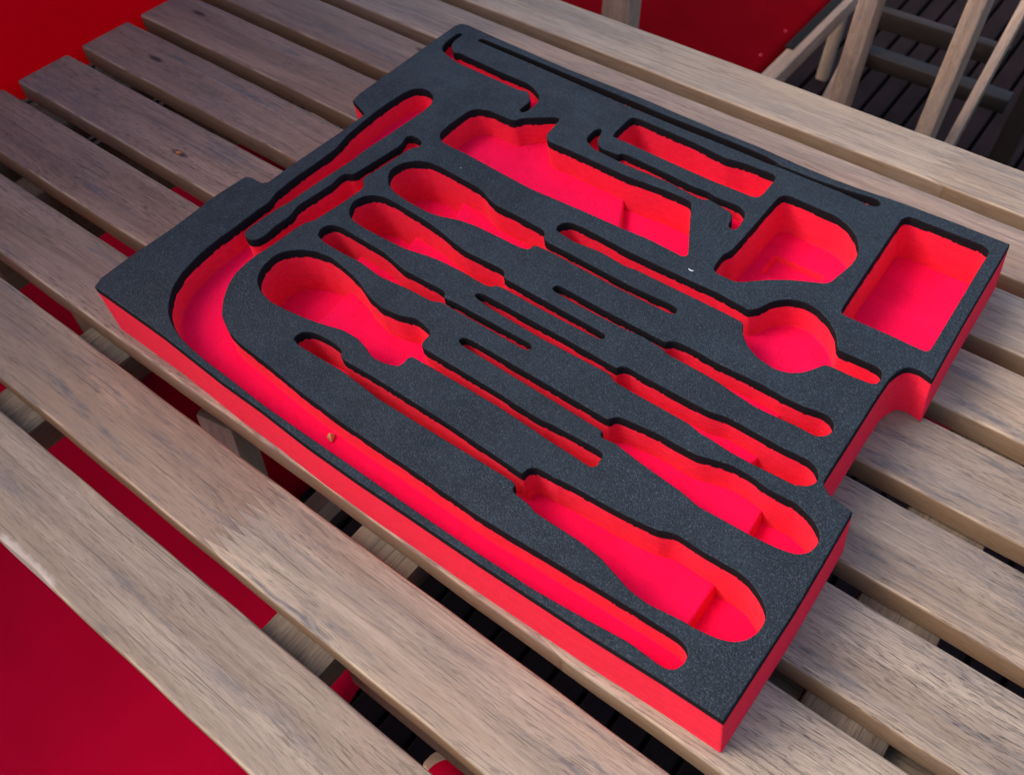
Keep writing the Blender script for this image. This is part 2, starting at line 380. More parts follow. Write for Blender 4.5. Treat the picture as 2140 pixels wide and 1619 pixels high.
# ------------------------------------------------------------------ foam tray
DATA = {"outline": [(-0.4, 0.1),(13.7, 0.1),(77.0, -0.8),(142.6, -4.3),(180.5, -4.8),(224.2, -6.9),(268.7, -7.3),(311.2, -6.7),(365.5, -6.2),(439.4, -4.3),(483.8, -2.1),(520.5, -1.3),(523.2, 73.8),(523.3, 110.0),(523.0, 151.5),(506.8, 154.5),(501.6, 158.5),(500.4, 161.8),(500.4, 167.8),(500.7, 198.6),(500.8, 240.2),(501.4, 260.2),(503.5, 268.6),(505.7, 273.9),(508.8, 276.7),(514.9, 277.9),(524.3, 275.4),(523.2, 336.4),(523.2, 434.1),(479.7, 433.8),(442.1, 432.3),(431.2, 431.5),(408.4, 429.3),(386.0, 428.1),(356.1, 428.7),(317.9, 431.1),(279.1, 431.2),(243.1, 432.2),(201.3, 433.7),(174.7, 433.7),(120.5, 433.4),(62.1, 435.7),(-0.7, 439.2),(-7.1, 437.4),(-9.7, 430.2),(-9.4, 390.9),(-8.1, 292.3),(-5.8, 281.4),(16.8, 272.9),(17.3, 263.9),(17.7, 246.5),(15.9, 194.4),(15.7, 175.8),(15.9, 159.0),(12.5, 154.8),(0.0, 154.8),(-4.5, 152.6),(-6.4, 124.3),(-4.1, 75.5),(-5.3, 35.1),(-4.1, 8.4)], "torque_wrench": [(50.2, 327.4),(40.5, 332.2),(33.1, 331.5),(26.8, 325.6),(24.1, 314.3),(23.1, 297.5),(22.9, 278.2),(25.7, 243.1),(31.0, 221.8),(30.9, 195.1),(30.1, 175.5),(31.5, 151.7),(35.3, 142.4),(34.9, 128.3),(35.4, 101.3),(35.1, 90.4),(36.5, 69.2),(41.1, 48.6),(47.4, 34.4),(56.8, 23.0),(64.9, 15.7),(74.9, 10.5),(89.5, 5.5),(103.7, 3.4),(122.0, 1.8),(150.2, 0.8),(178.1, -0.7),(203.7, -1.1),(226.2, -1.1),(261.2, -1.1),(295.0, -1.4),(325.9, -1.5),(361.6, -1.2),(401.2, -0.2),(432.2, 2.6),(459.4, 5.6),(478.8, 4.7),(483.3, 5.1),(487.2, 7.7),(489.2, 13.3),(488.3, 18.8),(484.8, 21.9),(479.4, 23.1),(460.8, 22.8),(399.6, 20.1),(346.7, 17.5),(288.2, 18.7),(235.0, 19.0),(191.6, 21.0),(156.6, 24.4),(126.2, 26.3),(113.4, 28.9),(97.6, 36.6),(86.6, 47.7),(78.3, 60.2),(73.8, 70.7),(72.2, 81.7),(71.7, 92.7),(73.8, 109.1),(74.4, 130.7),(76.3, 142.3),(79.6, 146.4),(80.9, 155.4),(83.4, 176.9),(84.4, 197.5),(82.5, 201.3),(77.0, 205.8),(75.7, 209.7),(77.7, 220.2),(81.3, 256.2),(82.1, 259.5),(85.7, 265.2),(85.8, 268.9),(82.9, 272.5),(76.7, 273.8),(71.5, 273.6),(68.4, 269.4),(71.3, 262.6),(72.5, 256.2),(66.9, 209.4),(65.8, 205.7),(60.7, 203.8),(59.0, 197.8),(60.9, 188.0),(57.3, 152.2),(59.2, 145.8),(61.1, 139.5),(60.3, 123.3),(61.6, 113.4),(60.3, 106.2),(56.7, 102.6),(52.8, 101.8),(48.5, 103.3),(45.7, 106.3),(44.8, 111.4),(45.5, 129.9),(46.3, 142.3),(47.8, 148.2),(48.3, 153.5),(48.4, 163.9),(50.1, 193.0),(52.7, 221.6),(51.8, 231.9),(54.1, 266.6),(55.3, 289.7),(56.2, 304.6),(55.6, 317.0)], "screwdriver_a": [(92.5, 220.3),(88.6, 225.8),(87.4, 232.5),(89.7, 241.8),(97.1, 250.2),(106.4, 254.6),(120.3, 255.3),(140.6, 254.0),(158.8, 253.1),(167.2, 251.1),(176.0, 246.7),(185.5, 244.4),(203.9, 244.4),(229.3, 243.0),(233.0, 242.3),(234.7, 240.3),(236.6, 236.4),(240.4, 233.9),(267.2, 233.3),(291.7, 232.4),(318.8, 231.5),(352.3, 233.0),(356.9, 231.8),(357.8, 228.5),(356.2, 225.6),(342.9, 225.0),(309.6, 224.8),(272.1, 226.2),(249.6, 227.0),(237.0, 226.2),(235.3, 223.7),(235.5, 220.6),(233.3, 218.4),(226.5, 217.3),(198.2, 217.0),(185.5, 216.5),(171.5, 214.2),(157.8, 209.2),(146.0, 206.9),(124.4, 207.5),(107.6, 209.8),(98.2, 214.0)], "screwdriver_b": [(98.1, 168.3),(92.8, 174.2),(89.6, 182.5),(91.8, 191.3),(97.9, 197.1),(105.6, 200.0),(116.5, 200.4),(153.6, 197.9),(169.4, 195.2),(184.7, 191.7),(198.2, 189.5),(206.9, 189.8),(229.1, 190.7),(234.4, 189.6),(236.2, 187.9),(237.2, 185.0),(241.7, 184.0),(302.0, 182.8),(324.6, 182.1),(329.0, 181.4),(329.9, 178.3),(327.7, 176.2),(310.2, 175.5),(274.6, 175.4),(245.0, 176.2),(239.3, 175.7),(236.2, 171.8),(230.8, 170.7),(208.7, 171.7),(189.7, 171.0),(179.1, 169.7),(161.1, 165.6),(143.2, 164.4),(115.6, 164.1),(104.1, 165.7)], "screwdriver_c": [(94.5, 136.9),(91.5, 142.3),(91.8, 148.3),(96.4, 152.6),(103.8, 153.9),(117.0, 153.4),(148.7, 152.5),(173.3, 147.3),(208.6, 148.3),(213.7, 147.0),(214.8, 143.1),(220.0, 143.3),(223.8, 144.0),(287.9, 144.5),(292.1, 144.3),(294.6, 142.4),(294.1, 139.4),(290.3, 138.2),(222.7, 138.9),(216.4, 139.0),(210.8, 135.5),(188.0, 134.9),(164.2, 132.1),(152.4, 133.5),(143.0, 134.7),(121.6, 133.9),(104.2, 134.3)], "screwdriver_d": [(273.4, 196.8),(273.6, 199.9),(276.0, 201.6),(289.3, 201.2),(312.4, 200.6),(360.7, 199.9),(366.0, 200.0),(368.3, 203.3),(373.4, 205.4),(384.7, 205.7),(402.6, 204.4),(436.5, 205.9),(451.6, 204.7),(465.6, 205.3),(478.3, 208.0),(484.1, 207.1),(488.1, 202.6),(488.7, 197.0),(486.4, 192.0),(481.8, 188.8),(468.8, 188.9),(455.2, 187.8),(441.4, 187.1),(427.1, 188.7),(409.8, 191.3),(389.1, 192.0),(371.3, 192.2),(369.0, 194.0),(350.0, 195.6),(334.5, 194.2),(301.2, 194.1),(275.9, 195.1)], "screwdriver_e": [(233.4, 157.1),(231.7, 159.5),(234.7, 161.9),(238.6, 162.4),(256.8, 162.5),(308.1, 162.2),(350.7, 161.1),(351.9, 162.3),(353.7, 164.8),(358.0, 166.4),(366.8, 165.5),(373.8, 165.6),(402.3, 165.7),(418.9, 165.9),(430.2, 168.8),(446.2, 168.7),(469.6, 168.2),(486.4, 169.5),(491.8, 167.4),(495.9, 163.2),(497.0, 158.0),(494.4, 152.6),(487.7, 148.3),(475.3, 147.8),(461.5, 146.7),(443.8, 146.6),(432.1, 147.8),(422.4, 148.0),(413.1, 150.4),(393.2, 150.5),(372.8, 150.5),(356.1, 151.1),(352.9, 152.8),(350.4, 154.6),(291.7, 153.3),(246.6, 155.1)], "screwdriver_f": [(250.6, 117.3),(249.8, 119.7),(251.4, 122.0),(255.5, 123.1),(368.7, 122.1),(370.7, 123.5),(372.3, 126.1),(374.9, 128.3),(378.6, 128.9),(401.9, 131.6),(415.8, 131.4),(429.5, 131.9),(441.7, 135.9),(450.4, 138.1),(463.2, 138.1),(475.9, 135.8),(494.0, 136.9),(506.6, 132.5),(513.7, 126.4),(515.5, 119.9),(514.0, 112.1),(508.5, 106.5),(499.2, 104.0),(484.6, 102.2),(464.1, 101.6),(448.2, 100.9),(434.6, 103.8),(416.5, 105.5),(399.1, 107.4),(383.9, 109.8),(374.7, 108.5),(372.6, 109.7),(372.5, 112.8),(369.5, 113.1),(318.3, 114.6),(253.9, 116.0)], "screwdriver_g": [(156.1, 51.3),(155.4, 54.6),(156.0, 58.6),(160.0, 62.4),(166.2, 64.1),(177.0, 65.1),(188.4, 64.0),(191.3, 62.4),(192.7, 59.7),(196.3, 58.1),(200.4, 58.0),(224.2, 59.0),(287.5, 58.9),(349.2, 56.8),(350.2, 57.8),(350.5, 61.7),(352.2, 64.0),(354.8, 65.5),(360.8, 66.1),(368.3, 66.0),(371.7, 67.0),(382.1, 67.9),(406.2, 68.9),(426.1, 70.8),(436.6, 72.4),(443.4, 75.7),(448.0, 76.8),(465.8, 76.1),(487.0, 76.9),(494.8, 75.8),(504.0, 71.1),(510.7, 64.9),(512.8, 58.4),(512.3, 50.8),(509.2, 43.9),(503.9, 38.6),(495.5, 35.5),(482.9, 33.4),(476.9, 33.4),(456.1, 30.4),(443.1, 31.4),(430.9, 35.1),(419.6, 38.4),(405.5, 40.0),(371.8, 40.0),(365.6, 42.3),(354.0, 43.3),(351.7, 44.9),(351.3, 48.4),(346.9, 49.4),(283.3, 48.3),(239.3, 47.7),(204.7, 50.7),(175.3, 49.7),(162.5, 49.4)], "pliers": [(95.0, 74.1),(89.7, 79.4),(85.5, 88.2),(83.8, 100.8),(86.6, 109.3),(95.3, 117.7),(106.1, 123.0),(120.6, 125.1),(136.1, 122.9),(153.7, 119.0),(168.8, 112.7),(185.2, 109.1),(200.5, 110.8),(212.4, 115.8),(218.8, 115.1),(229.8, 112.0),(230.5, 102.0),(231.4, 99.6),(234.3, 98.0),(236.9, 98.0),(301.2, 97.7),(314.1, 96.9),(332.9, 96.6),(339.0, 97.1),(342.6, 97.8),(372.5, 99.2),(379.1, 99.1),(382.1, 97.8),(382.8, 95.6),(382.3, 93.1),(383.3, 90.8),(382.7, 87.3),(379.7, 85.9),(365.9, 86.7),(345.0, 87.1),(337.2, 87.9),(305.8, 89.3),(249.2, 88.6),(234.6, 88.1),(232.6, 87.7),(231.5, 84.8),(232.1, 80.1),(231.2, 76.3),(227.3, 74.3),(220.8, 72.3),(211.4, 71.5),(201.4, 75.6),(191.5, 78.1),(178.7, 77.9),(167.7, 74.6),(151.6, 70.7),(132.9, 67.9),(117.1, 66.6),(104.5, 69.0)], "utility_knife": [(91.6, 286.4),(88.9, 291.4),(87.9, 303.2),(89.1, 329.5),(93.1, 335.9),(103.0, 340.3),(116.8, 340.3),(126.8, 340.2),(130.8, 341.7),(133.2, 347.6),(155.9, 365.9),(160.8, 366.0),(161.9, 360.9),(163.2, 347.7),(163.6, 343.0),(166.8, 337.2),(172.4, 334.8),(188.3, 335.4),(250.3, 334.5),(285.9, 337.8),(303.0, 338.0),(307.6, 336.3),(311.3, 329.9),(323.3, 306.1),(333.8, 286.5),(334.6, 282.3),(331.7, 280.3),(319.7, 281.1),(303.0, 281.7),(277.4, 280.0),(245.1, 279.2),(194.9, 276.8),(157.6, 279.3),(127.7, 281.4),(105.8, 281.6),(97.8, 282.3)], "hex_key_a": [(6.4, 422.6),(4.0, 423.0),(1.5, 420.2),(1.9, 411.7),(2.1, 402.3),(4.4, 395.6),(6.9, 391.3),(10.5, 388.9),(17.2, 386.4),(32.6, 382.4),(54.2, 381.8),(108.1, 380.6),(109.9, 383.2),(114.0, 382.8),(118.1, 380.0),(123.2, 373.9),(125.0, 369.2),(124.3, 357.1),(126.1, 355.0),(129.2, 355.5),(130.4, 358.4),(131.5, 368.3),(130.2, 375.8),(127.8, 381.2),(123.2, 385.4),(116.1, 389.4),(106.7, 392.8),(72.5, 392.8),(24.6, 395.4),(19.8, 392.4),(14.3, 396.6),(9.4, 402.2),(7.0, 409.1),(7.1, 420.6)], "long_slot": [(25.4, 422.8),(25.5, 426.1),(29.3, 427.4),(68.6, 426.9),(137.2, 425.5),(180.3, 425.0),(207.2, 424.3),(228.5, 423.6),(269.4, 423.8),(310.2, 423.6),(328.2, 422.8),(338.7, 420.8),(341.4, 418.9),(372.4, 419.1),(395.0, 420.7),(421.6, 424.6),(425.4, 423.8),(427.9, 420.7),(427.2, 416.8),(421.4, 414.7),(396.9, 416.4),(373.8, 416.1),(349.9, 416.3),(341.9, 416.2),(335.9, 415.3),(314.3, 416.0),(281.1, 416.0),(243.0, 415.7),(212.2, 416.2),(185.8, 416.5),(142.1, 418.3),(73.2, 420.8),(27.9, 421.8)], "scraper": [(211.4, 372.3),(210.2, 377.9),(209.7, 400.8),(211.2, 404.8),(217.4, 405.9),(272.2, 404.4),(303.2, 401.1),(317.3, 404.3),(343.5, 405.4),(347.0, 403.1),(347.9, 398.2),(348.1, 377.5),(346.8, 373.2),(343.3, 371.1),(304.2, 369.8),(266.2, 370.8),(226.4, 372.1),(214.7, 371.8)], "hex_key_b": [(197.2, 354.1),(194.7, 358.0),(193.9, 368.0),(196.0, 374.4),(199.1, 374.1),(201.3, 368.3),(203.1, 360.7),(208.1, 354.7),(214.9, 352.8),(228.9, 353.8),(230.4, 357.6),(236.8, 357.9),(274.9, 356.2),(300.8, 354.3),(312.0, 355.8),(318.1, 353.8),(340.1, 354.8),(346.9, 350.7),(349.6, 345.5),(350.9, 332.3),(349.6, 328.4),(346.0, 328.5),(343.9, 330.3),(343.0, 337.0),(340.7, 342.8),(335.6, 345.7),(316.3, 348.2),(314.1, 346.0),(310.1, 344.8),(279.8, 348.0),(234.6, 346.7),(228.9, 347.6),(208.4, 348.5)], "spoon": [(240.1, 248.8),(238.2, 252.8),(239.1, 257.8),(242.6, 261.3),(247.1, 262.6),(259.1, 263.2),(295.5, 261.1),(353.8, 261.6),(372.1, 262.4),(393.2, 260.7),(398.3, 260.4),(402.9, 266.3),(407.3, 277.5),(416.0, 286.7),(426.4, 290.4),(436.6, 289.3),(448.0, 283.3),(456.6, 274.9),(461.9, 264.8),(464.5, 263.0),(491.4, 264.3),(494.9, 262.2),(496.8, 256.1),(496.0, 251.0),(493.0, 248.7),(479.4, 247.2),(464.5, 247.0),(461.2, 245.3),(458.5, 240.2),(453.3, 231.7),(446.0, 225.5),(436.9, 222.8),(423.1, 225.0),(412.9, 230.2),(404.5, 238.6),(401.0, 246.5),(398.1, 247.9),(379.8, 248.4),(343.6, 248.3),(310.7, 248.3),(304.7, 246.7),(280.8, 248.9),(258.4, 246.2),(244.6, 248.1)], "tape_measure": [(358.1, 281.7),(357.0, 285.8),(356.1, 299.5),(359.2, 306.2),(359.7, 318.0),(360.0, 350.0),(360.2, 381.2),(362.2, 386.5),(366.9, 388.8),(394.6, 387.8),(405.6, 387.9),(417.5, 383.3),(427.5, 375.4),(434.7, 363.8),(437.1, 353.0),(436.4, 343.2),(432.2, 320.2),(429.6, 316.2),(420.6, 311.7),(407.3, 304.5),(394.8, 295.5),(379.3, 281.2),(375.5, 279.7),(362.7, 279.5)], "box": [(450.5, 298.0),(449.9, 302.7),(448.0, 409.0),(448.0, 414.7),(451.6, 419.9),(458.2, 420.3),(507.9, 420.8),(512.9, 417.8),(513.5, 413.2),(513.4, 396.5),(513.5, 303.5),(513.0, 298.3),(510.4, 296.2),(486.3, 296.2),(455.4, 295.2),(452.0, 295.7)]}
STEP = {k: [(q[0]-(5.6 if k == 'box' else 4.0), q[1]) for q in v] for k, v in {"screwdriver_a": [[146.9, 238.6], [141.9, 249.8]], "screwdriver_b": [[139.3, 184.6], [136.7, 195.8]], "screwdriver_c": [[118.3, 152.6], [117.0, 159.0]], "screwdriver_d": [[457.7, 209.5], [460.6, 218.0]], "screwdriver_e": [[457.7, 165.3], [459.6, 174.5]], "screwdriver_f": [[478.9, 119.4], [478.0, 133.2]], "screwdriver_g": [[477.7, 46.1], [477.8, 71.7]], "pliers": [[137.8, 87.5], [136.5, 111.9]], "utility_knife": [[264.1, 306.6], [248.9, 334.8]], "box": [[455.0, 363.4], [511.3, 365.4]]}.items()}
RECESS = [(q[0]-5.7, q[1]) for q in [[376.4, 335.1], [377.2, 360.4], [419.6, 360.5], [417.9, 335.0]]]
SPC = [434.0, 263.0]
HT, HB = 0.0424, 0.0070            # total height, thickness of the black layer
ZI = HT-HB
ZO = HT-0.0048
tray = thing('foam_tray', 'red and black foam tool insert with tool shaped cutouts on the slatted table', 'tool tray',
             (-0.5263, 0.1676, TT+0.0006), 0.00706)
def chaikin(p, k=0.2, cap=1.6):
    o = []
    for i in range(len(p)):
        a, b = p[i], p[(i+1) % len(p)]
        d = math.hypot(a[0]-b[0], a[1]-b[1]); t = min(k, cap/max(d, 1e-6))
        o += [(a[0]+(b[0]-a[0])*t, a[1]+(b[1]-a[1])*t), (b[0]+(a[0]-b[0])*t, b[1]+(a[1]-b[1])*t)]
    return o
def clean(p, e=0.25):
    o = []
    for q in p:
        if not o or math.hypot(q[0]-o[-1][0], q[1]-o[-1][1]) > e: o.append(q)
    if math.hypot(o[0][0]-o[-1][0], o[0][1]-o[-1][1]) <= e: o.pop()
    return o
def area(p): return 0.5*sum(p[i][0]*p[(i+1) % len(p)][1]-p[(i+1) % len(p)][0]*p[i][1] for i in range(len(p)))
def resample(p, d=1.3):
    o = []
    for i in range(len(p)):
        a, b = p[i], p[(i+1) % len(p)]
        L = math.hypot(a[0]-b[0], a[1]-b[1]); n = max(1, int(L/d))
        o += [(a[0]+(b[0]-a[0])*k/n, a[1]+(b[1]-a[1])*k/n) for k in range(n)]
    return o
def prep(p, cap=1.6):
    p = clean(p)
    if area(p) < 0: p = p[::-1]
    p = chaikin(chaikin(p, 0.2, cap), 0.25, cap)
    return clean(resample(clean(p, 0.3)), 0.3)
def normals(p):
    o = []
    for i in range(len(p)):
        a, c = p[i-1], p[(i+1) % len(p)]
        dx, dy = c[0]-a[0], c[1]-a[1]; L = math.hypot(dx, dy) or 1
        o.append((dy/L, -dx/L))                    # outward for CCW
    return o
def offset(p, d): return [(q[0]+n[0]*d, q[1]+n[1]*d) for q, n in zip(p, normals(p))]
def ragged(p, amp, rnd):
    v = 0.0; o = []
    for q, n in zip(p, normals(p)):
        v = 0.72*v + rnd.uniform(-amp, amp); o.append((q[0]+n[0]*v, q[1]+n[1]*v))
    return o
def inside(x, y, p):
    c = False; j = len(p)-1
    for i in range(len(p)):
        if (p[i][1] > y) != (p[j][1] > y) and x < (p[j][0]-p[i][0])*(y-p[i][1])/(p[j][1]-p[i][1])+p[i][0]: c = not c
        j = i
    return c
def fill(loops):
    """triangles of the first loop minus the others; returns verts, tris (mm)"""
    vs, es = [], []
    for lp in loops:
        b = len(vs); vs += [Vector(q) for q in lp]
        es += [(b+i, b+(i+1) % len(lp)) for i in range(len(lp))]
    r = delaunay_2d_cdt(vs, es, [], 0, 1e-5)
    ov, of = r[0], r[2]; keep = []
    for t in of:
        cx = sum(ov[i].x for i in t)/3; cy = sum(ov[i].y for i in t)/3
        if inside(cx, cy, loops[0]) and not any(inside(cx, cy, l) for l in loops[1:]):
            a, b, c = (ov[i] for i in t)
            keep.append(tuple(t) if (b-a).cross(c-a) > 0 else tuple(reversed(t)))
    return [(q.x, q.y) for q in ov], keep
class MB:
    def __init__(s): s.v, s.f = [], []
    def ring(s, p, z): b = len(s.v); s.v += [(q[0]/1000, q[1]/1000, z) for q in p]; return list(range(b, len(s.v)))
    def band(s, lo, hi, flip=False):               # lo, hi index rings of a CCW loop; faces look outward
        n = len(lo)
        for i in range(n):
            j = (i+1) % n; q = (lo[i], lo[j], hi[j], hi[i]); s.f.append(tuple(reversed(q)) if flip else q)
    def cap(s, loops, z, down=False):
        v, t = fill(loops); b = len(s.v); s.v += [(q[0]/1000, q[1]/1000, z) for q in v]
        for q in t: s.f.append(tuple(b+i for i in (reversed(q) if down else q)))
    def make(s, name, sm=40):
        s.v = [(x+0.155*(HT-z), y, z) for x, y, z in s.v]      # the block was sliced slightly out of square
        bm = bmesh.new(); me = mesh(name, s.v, s.f); bm.from_mesh(me)
        bmesh.ops.remove_doubles(bm, verts=bm.verts, dist=2e-6); bpy.data.meshes.remove(me)
        me = bm_mesh(name, bm, sm)
        for p in me.polygons: p.use_smooth = len(p.vertices) > 3      # floors and tops stay flat
        return me
rnd = random.Random(3)
outl = prep(DATA['outline'], 0.45)
names = [k for k in DATA if k != 'outline']
holes = {k: prep(DATA[k]) for k in names}
# black top layer
m = MB()
o1 = m.ring(offset(outl, 0.0), ZO); o2 = m.ring(outl, HT-0.0009); o3 = m.ring(offset(outl, -0.35), HT-0.0003); ot = offset(outl, -0.9); o4 = m.ring(ot, HT)
m.band(o1, o2); m.band(o2, o3); m.band(o3, o4)
tops = []
for k in names:
    h = holes[k]
    a = m.ring(ragged(h, 0.12, rnd), ZI-0.0004); mid = m.ring(ragged(h, 0.1, rnd), HT-0.0028); b = m.ring(h, HT-0.0008); c = m.ring(offset(h, 0.3), HT-0.0002); tp = offset(h, 0.75); d = m.ring(tp, HT)
    m.band(a, mid, True); m.band(mid, b, True); m.band(b, c, True); m.band(c, d, True); tops.append(tp)
m.cap([ot]+tops, HT)
obj('top_layer', m.make('top_layer', 50), BLACK, tray, label='thin black foam layer with tool shaped openings')
# red base: outer walls and underside
m = MB()
a = m.ring(outl, 0.0); b = m.ring(outl, ZO-0.0003); m.band(a, b); m.cap([outl], 0.0, True)
base = obj('base_layer', m.make('base_layer', 50), RED, tray, label='thick red foam layer under the black sheet')
DEP = dict(torque_wrench=.0215, screwdriver_a=.026, screwdriver_b=.026, screwdriver_c=.022, screwdriver_d=.019, screwdriver_e=.022,
           screwdriver_f=.025, screwdriver_g=.028, pliers=.0255, utility_knife=.0255, hex_key_a=.013, long_slot=.016, scraper=.036,
           hex_key_b=.014, spoon=.0255, tape_measure=.0355, box=.0355)
DEEP = dict(screwdriver_a=(.039,-1), screwdriver_b=(.039,-1), screwdriver_c=(.036,-1), screwdriver_d=(.029,1), screwdriver_e=(.032,1),
            screwdriver_f=(.036,1), screwdriver_g=(.039,1), pliers=(.0395,-1), utility_knife=(.034,1), box=(.0385,2))
PLAB = dict(torque_wrench='long curved pocket running along the front and left edges', screwdriver_a='screwdriver pocket left of the utility knife shape',
    screwdriver_b='second screwdriver pocket from the back at the left', screwdriver_c='slim screwdriver pocket', screwdriver_d='slim screwdriver pocket with its handle at the right edge',
    screwdriver_e='medium screwdriver pocket with its handle at the right edge', screwdriver_f='wide screwdriver pocket with its handle at the right edge',
    screwdriver_g='widest screwdriver pocket in the front right corner', pliers='bottle shaped pocket at the left', utility_knife='broad cleaver shaped pocket near the back',
    hex_key_a='narrow z shaped slot in the back left corner', long_slot='long thin slot along the back edge', scraper='small rectangular pocket at the back',
    hex_key_b='narrow z shaped slot beside the rectangular pocket', spoon='spoon shaped pocket with a round bowl', tape_measure='rounded d shaped pocket', box='large rectangular pocket at the right end')
def clip(p, a, b, side):
    """half of polygon p on one side of the line a-b (side +1 left); new edges lie on the line"""
    def s(q): return side*((b[0]-a[0])*(q[1]-a[1])-(b[1]-a[1])*(q[0]-a[0]))
    o = []
    for i in range(len(p)):
        q, r = p[i], p[(i+1) % len(p)]; sq, sr = s(q), s(r)
        if sq >= 0: o.append(q)
        if (sq > 0 > sr) or (sq < 0 < sr):
            t = sq/(sq-sr); o.append((q[0]+(r[0]-q[0])*t, q[1]+(r[1]-q[1])*t))
    return clean(o, 0.01)
def online(q, a, b):
    L = math.hypot(b[0]-a[0], b[1]-a[1]); return abs((b[0]-a[0])*(q[1]-a[1])-(b[1]-a[1])*(q[0]-a[0]))/L < 0.02
NARROW = ('hex_key_a', 'hex_key_b', 'long_slot', 'screwdriver_d')
def pocket(k):
    m = MB(); h = holes[k]; zs = HT-DEP[k]
    top = ragged(h, 0.08, rnd)
    if k not in DEEP:
        a = m.ring(top, ZI+0.0003)
        if k in NARROW:
            fl = h; c = m.ring(fl, zs); m.band(c, a, True)
        else:
            b = m.ring(h, zs+0.0016); c1 = m.ring(offset(h, -0.5), zs+0.0005); fl = offset(h, -1.6); c = m.ring(fl, zs)
            m.band(b, a, True); m.band(c1, b, True); m.band(c, c1, True)
        if k in ('tape_measure', 'spoon'):
            rc = resample(chaikin(chaikin(RECESS)), 2.0)
            if k == 'spoon': rc = [(SPC[0]+11.5*math.cos(q*math.pi/24), SPC[1]+11.5*math.sin(q*math.pi/24)) for q in range(48)]
            rd = 0.0055 if k == 'tape_measure' else 0.0005
            if area(rc) < 0: rc = rc[::-1]
            ri = offset(rc, -0.9)
            m.cap([fl, rc], zs)
            e1 = m.ring(rc, zs); e2 = m.ring(offset(rc, -0.4), zs-0.17*rd); e3 = m.ring(ri, zs-rd); m.band(e2, e1, True); m.band(e3, e2, True); m.cap([ri], zs-rd)
        else: m.cap([fl], zs)
    else:
        zd, sgn = HT-DEEP[k][0], DEEP[k][1]
        a, b = STEP[k]
        if sgn == 2:                                  # deeper behind the line
            a, b = (a, b) if b[0] > a[0] else (b, a); side = 1
        else:
            a, b = (a, b) if b[1] > a[1] else (b, a)  # line points to the back: left side is -x
            side = 1 if sgn == -1 else -1
        L = math.hypot(b[0]-a[0], b[1]-a[1]); nx, ny = -(b[1]-a[1])/L*side, (b[0]-a[0])/L*side      # towards the deep side
        def sh(d): return ((a[0]-nx*d, a[1]-ny*d), (b[0]-nx*d, b[1]-ny*d))
        RS = 2.2 if sgn != 2 else 1.0
        def zf(q):
            d = (q[0]-a[0])*nx+(q[1]-a[1])*ny
            t = min(1, max(0, 1+d/RS)); return zs-(RS/1000)*(1-math.sqrt(max(0, 1-t*t)))
        cuts = [RS, RS*0.62, RS*0.33, RS*0.12, 0.0]
        parts = [(clip(h, *sh(cuts[0]), -side), zf, None)]
        for c0, c1 in zip(cuts, cuts[1:]): parts.append((clip(clip(h, *sh(c0), side), *sh(c1), -side), zf, None))
        parts.append((clip(h, a, b, side), lambda q: zd, (a, b)))
        lines = [sh(c) for c in cuts]
        for p, zz, deepl in parts:
            n = len(p)
            if n < 3: continue
            for i in range(n):
                q, r = p[i], p[(i+1) % n]
                hit = [l for l in lines if online(q, *l) and online(r, *l)]
                if hit:
                    if deepl:
                        i0 = len(m.v); m.v += [(q[0]/1000, q[1]/1000, zd), (r[0]/1000, r[1]/1000, zd), (r[0]/1000, r[1]/1000, zf(r)), (q[0]/1000, q[1]/1000, zf(q))]
                        m.f.append((i0+3, i0+2, i0+1, i0))
                else:
                    i0 = len(m.v); m.v += [(q[0]/1000, q[1]/1000, zz(q)), (r[0]/1000, r[1]/1000, zz(r)), (r[0]/1000, r[1]/1000, ZI+0.0003), (q[0]/1000, q[1]/1000, ZI+0.0003)]
                    m.f.append((i0+3, i0+2, i0+1, i0))
            b0 = len(m.v); m.cap([p], 0.0)
            for kk in range(b0, len(m.v)): m.v[kk] = (m.v[kk][0], m.v[kk][1], zz((m.v[kk][0]*1000, m.v[kk][1]*1000)))
    nm = {'torque_wrench': 'wrench_pocket', 'pliers': 'bottle_pocket', 'utility_knife': 'knife_pocket', 'long_slot': 'slot_pocket', 'hex_key_a': 'hex_key_pocket', 'hex_key_b': 'hex_key_pocket',
          'scraper': 'rectangle_pocket', 'spoon': 'spoon_pocket', 'tape_measure': 'rounded_pocket', 'box': 'box_pocket'}.get(k, 'screwdriver_pocket')
    obj(nm, m.make(nm, 45), RED, base, label=PLAB[k])
for k in names: pocket(k)

# ------------------------------------------------------------------ small things lying about
def blob(name, size, mat, loc, label, cat, seed, rz=0):
    r_ = random.Random(seed); bm = bmesh.new(); bmesh.ops.create_icosphere(bm, subdivisions=3, radius=1)
    ph = [r_.uniform(0, 6) for _ in range(6)]
    for v in bm.verts:
        c = v.co; d = 1+0.16*math.sin(3*c.x+ph[0])+0.13*math.sin(4*c.y+ph[1])+0.1*math.sin(5*c.z+ph[2])
        v.co = Vector((c.x*size[0]*d*(1-0.35*c.x), c.y*size[1]*d, c.z*size[2]*d))
    o = obj(name, bm_mesh(name, bm, 60), mat, None, loc, (0,0,rz)); o['label'] = label; o['category'] = cat
    return o
AMBER = plain('amber_bit', (0.62, 0.27, 0.10), 0.45, 0, 400, 0.5)
RESIN = plain('resin', (0.55, 0.16, 0.03), 0.4, 0, 400, 0.5)
tw = Matrix.Translation((-0.5263, 0.1676, TT+0.0006)) @ Matrix.Rotation(0.00706, 4, 'Z')
blob('crumb', (0.0034, 0.0022, 0.0018), AMBER, tw @ Vector((0.2221, 0.0150, HT-.0215+0.0014)), 'tiny tan crumb lying in the long curved pocket', 'crumb', 4, 2.6)
blob('resin_bead', (0.0032, 0.0018, 0.0012), RESIN, (-0.6565, 0.3371, TT+0.0002), 'small orange resin bead on a slat left of the tray', 'resin', 9, 0.3)
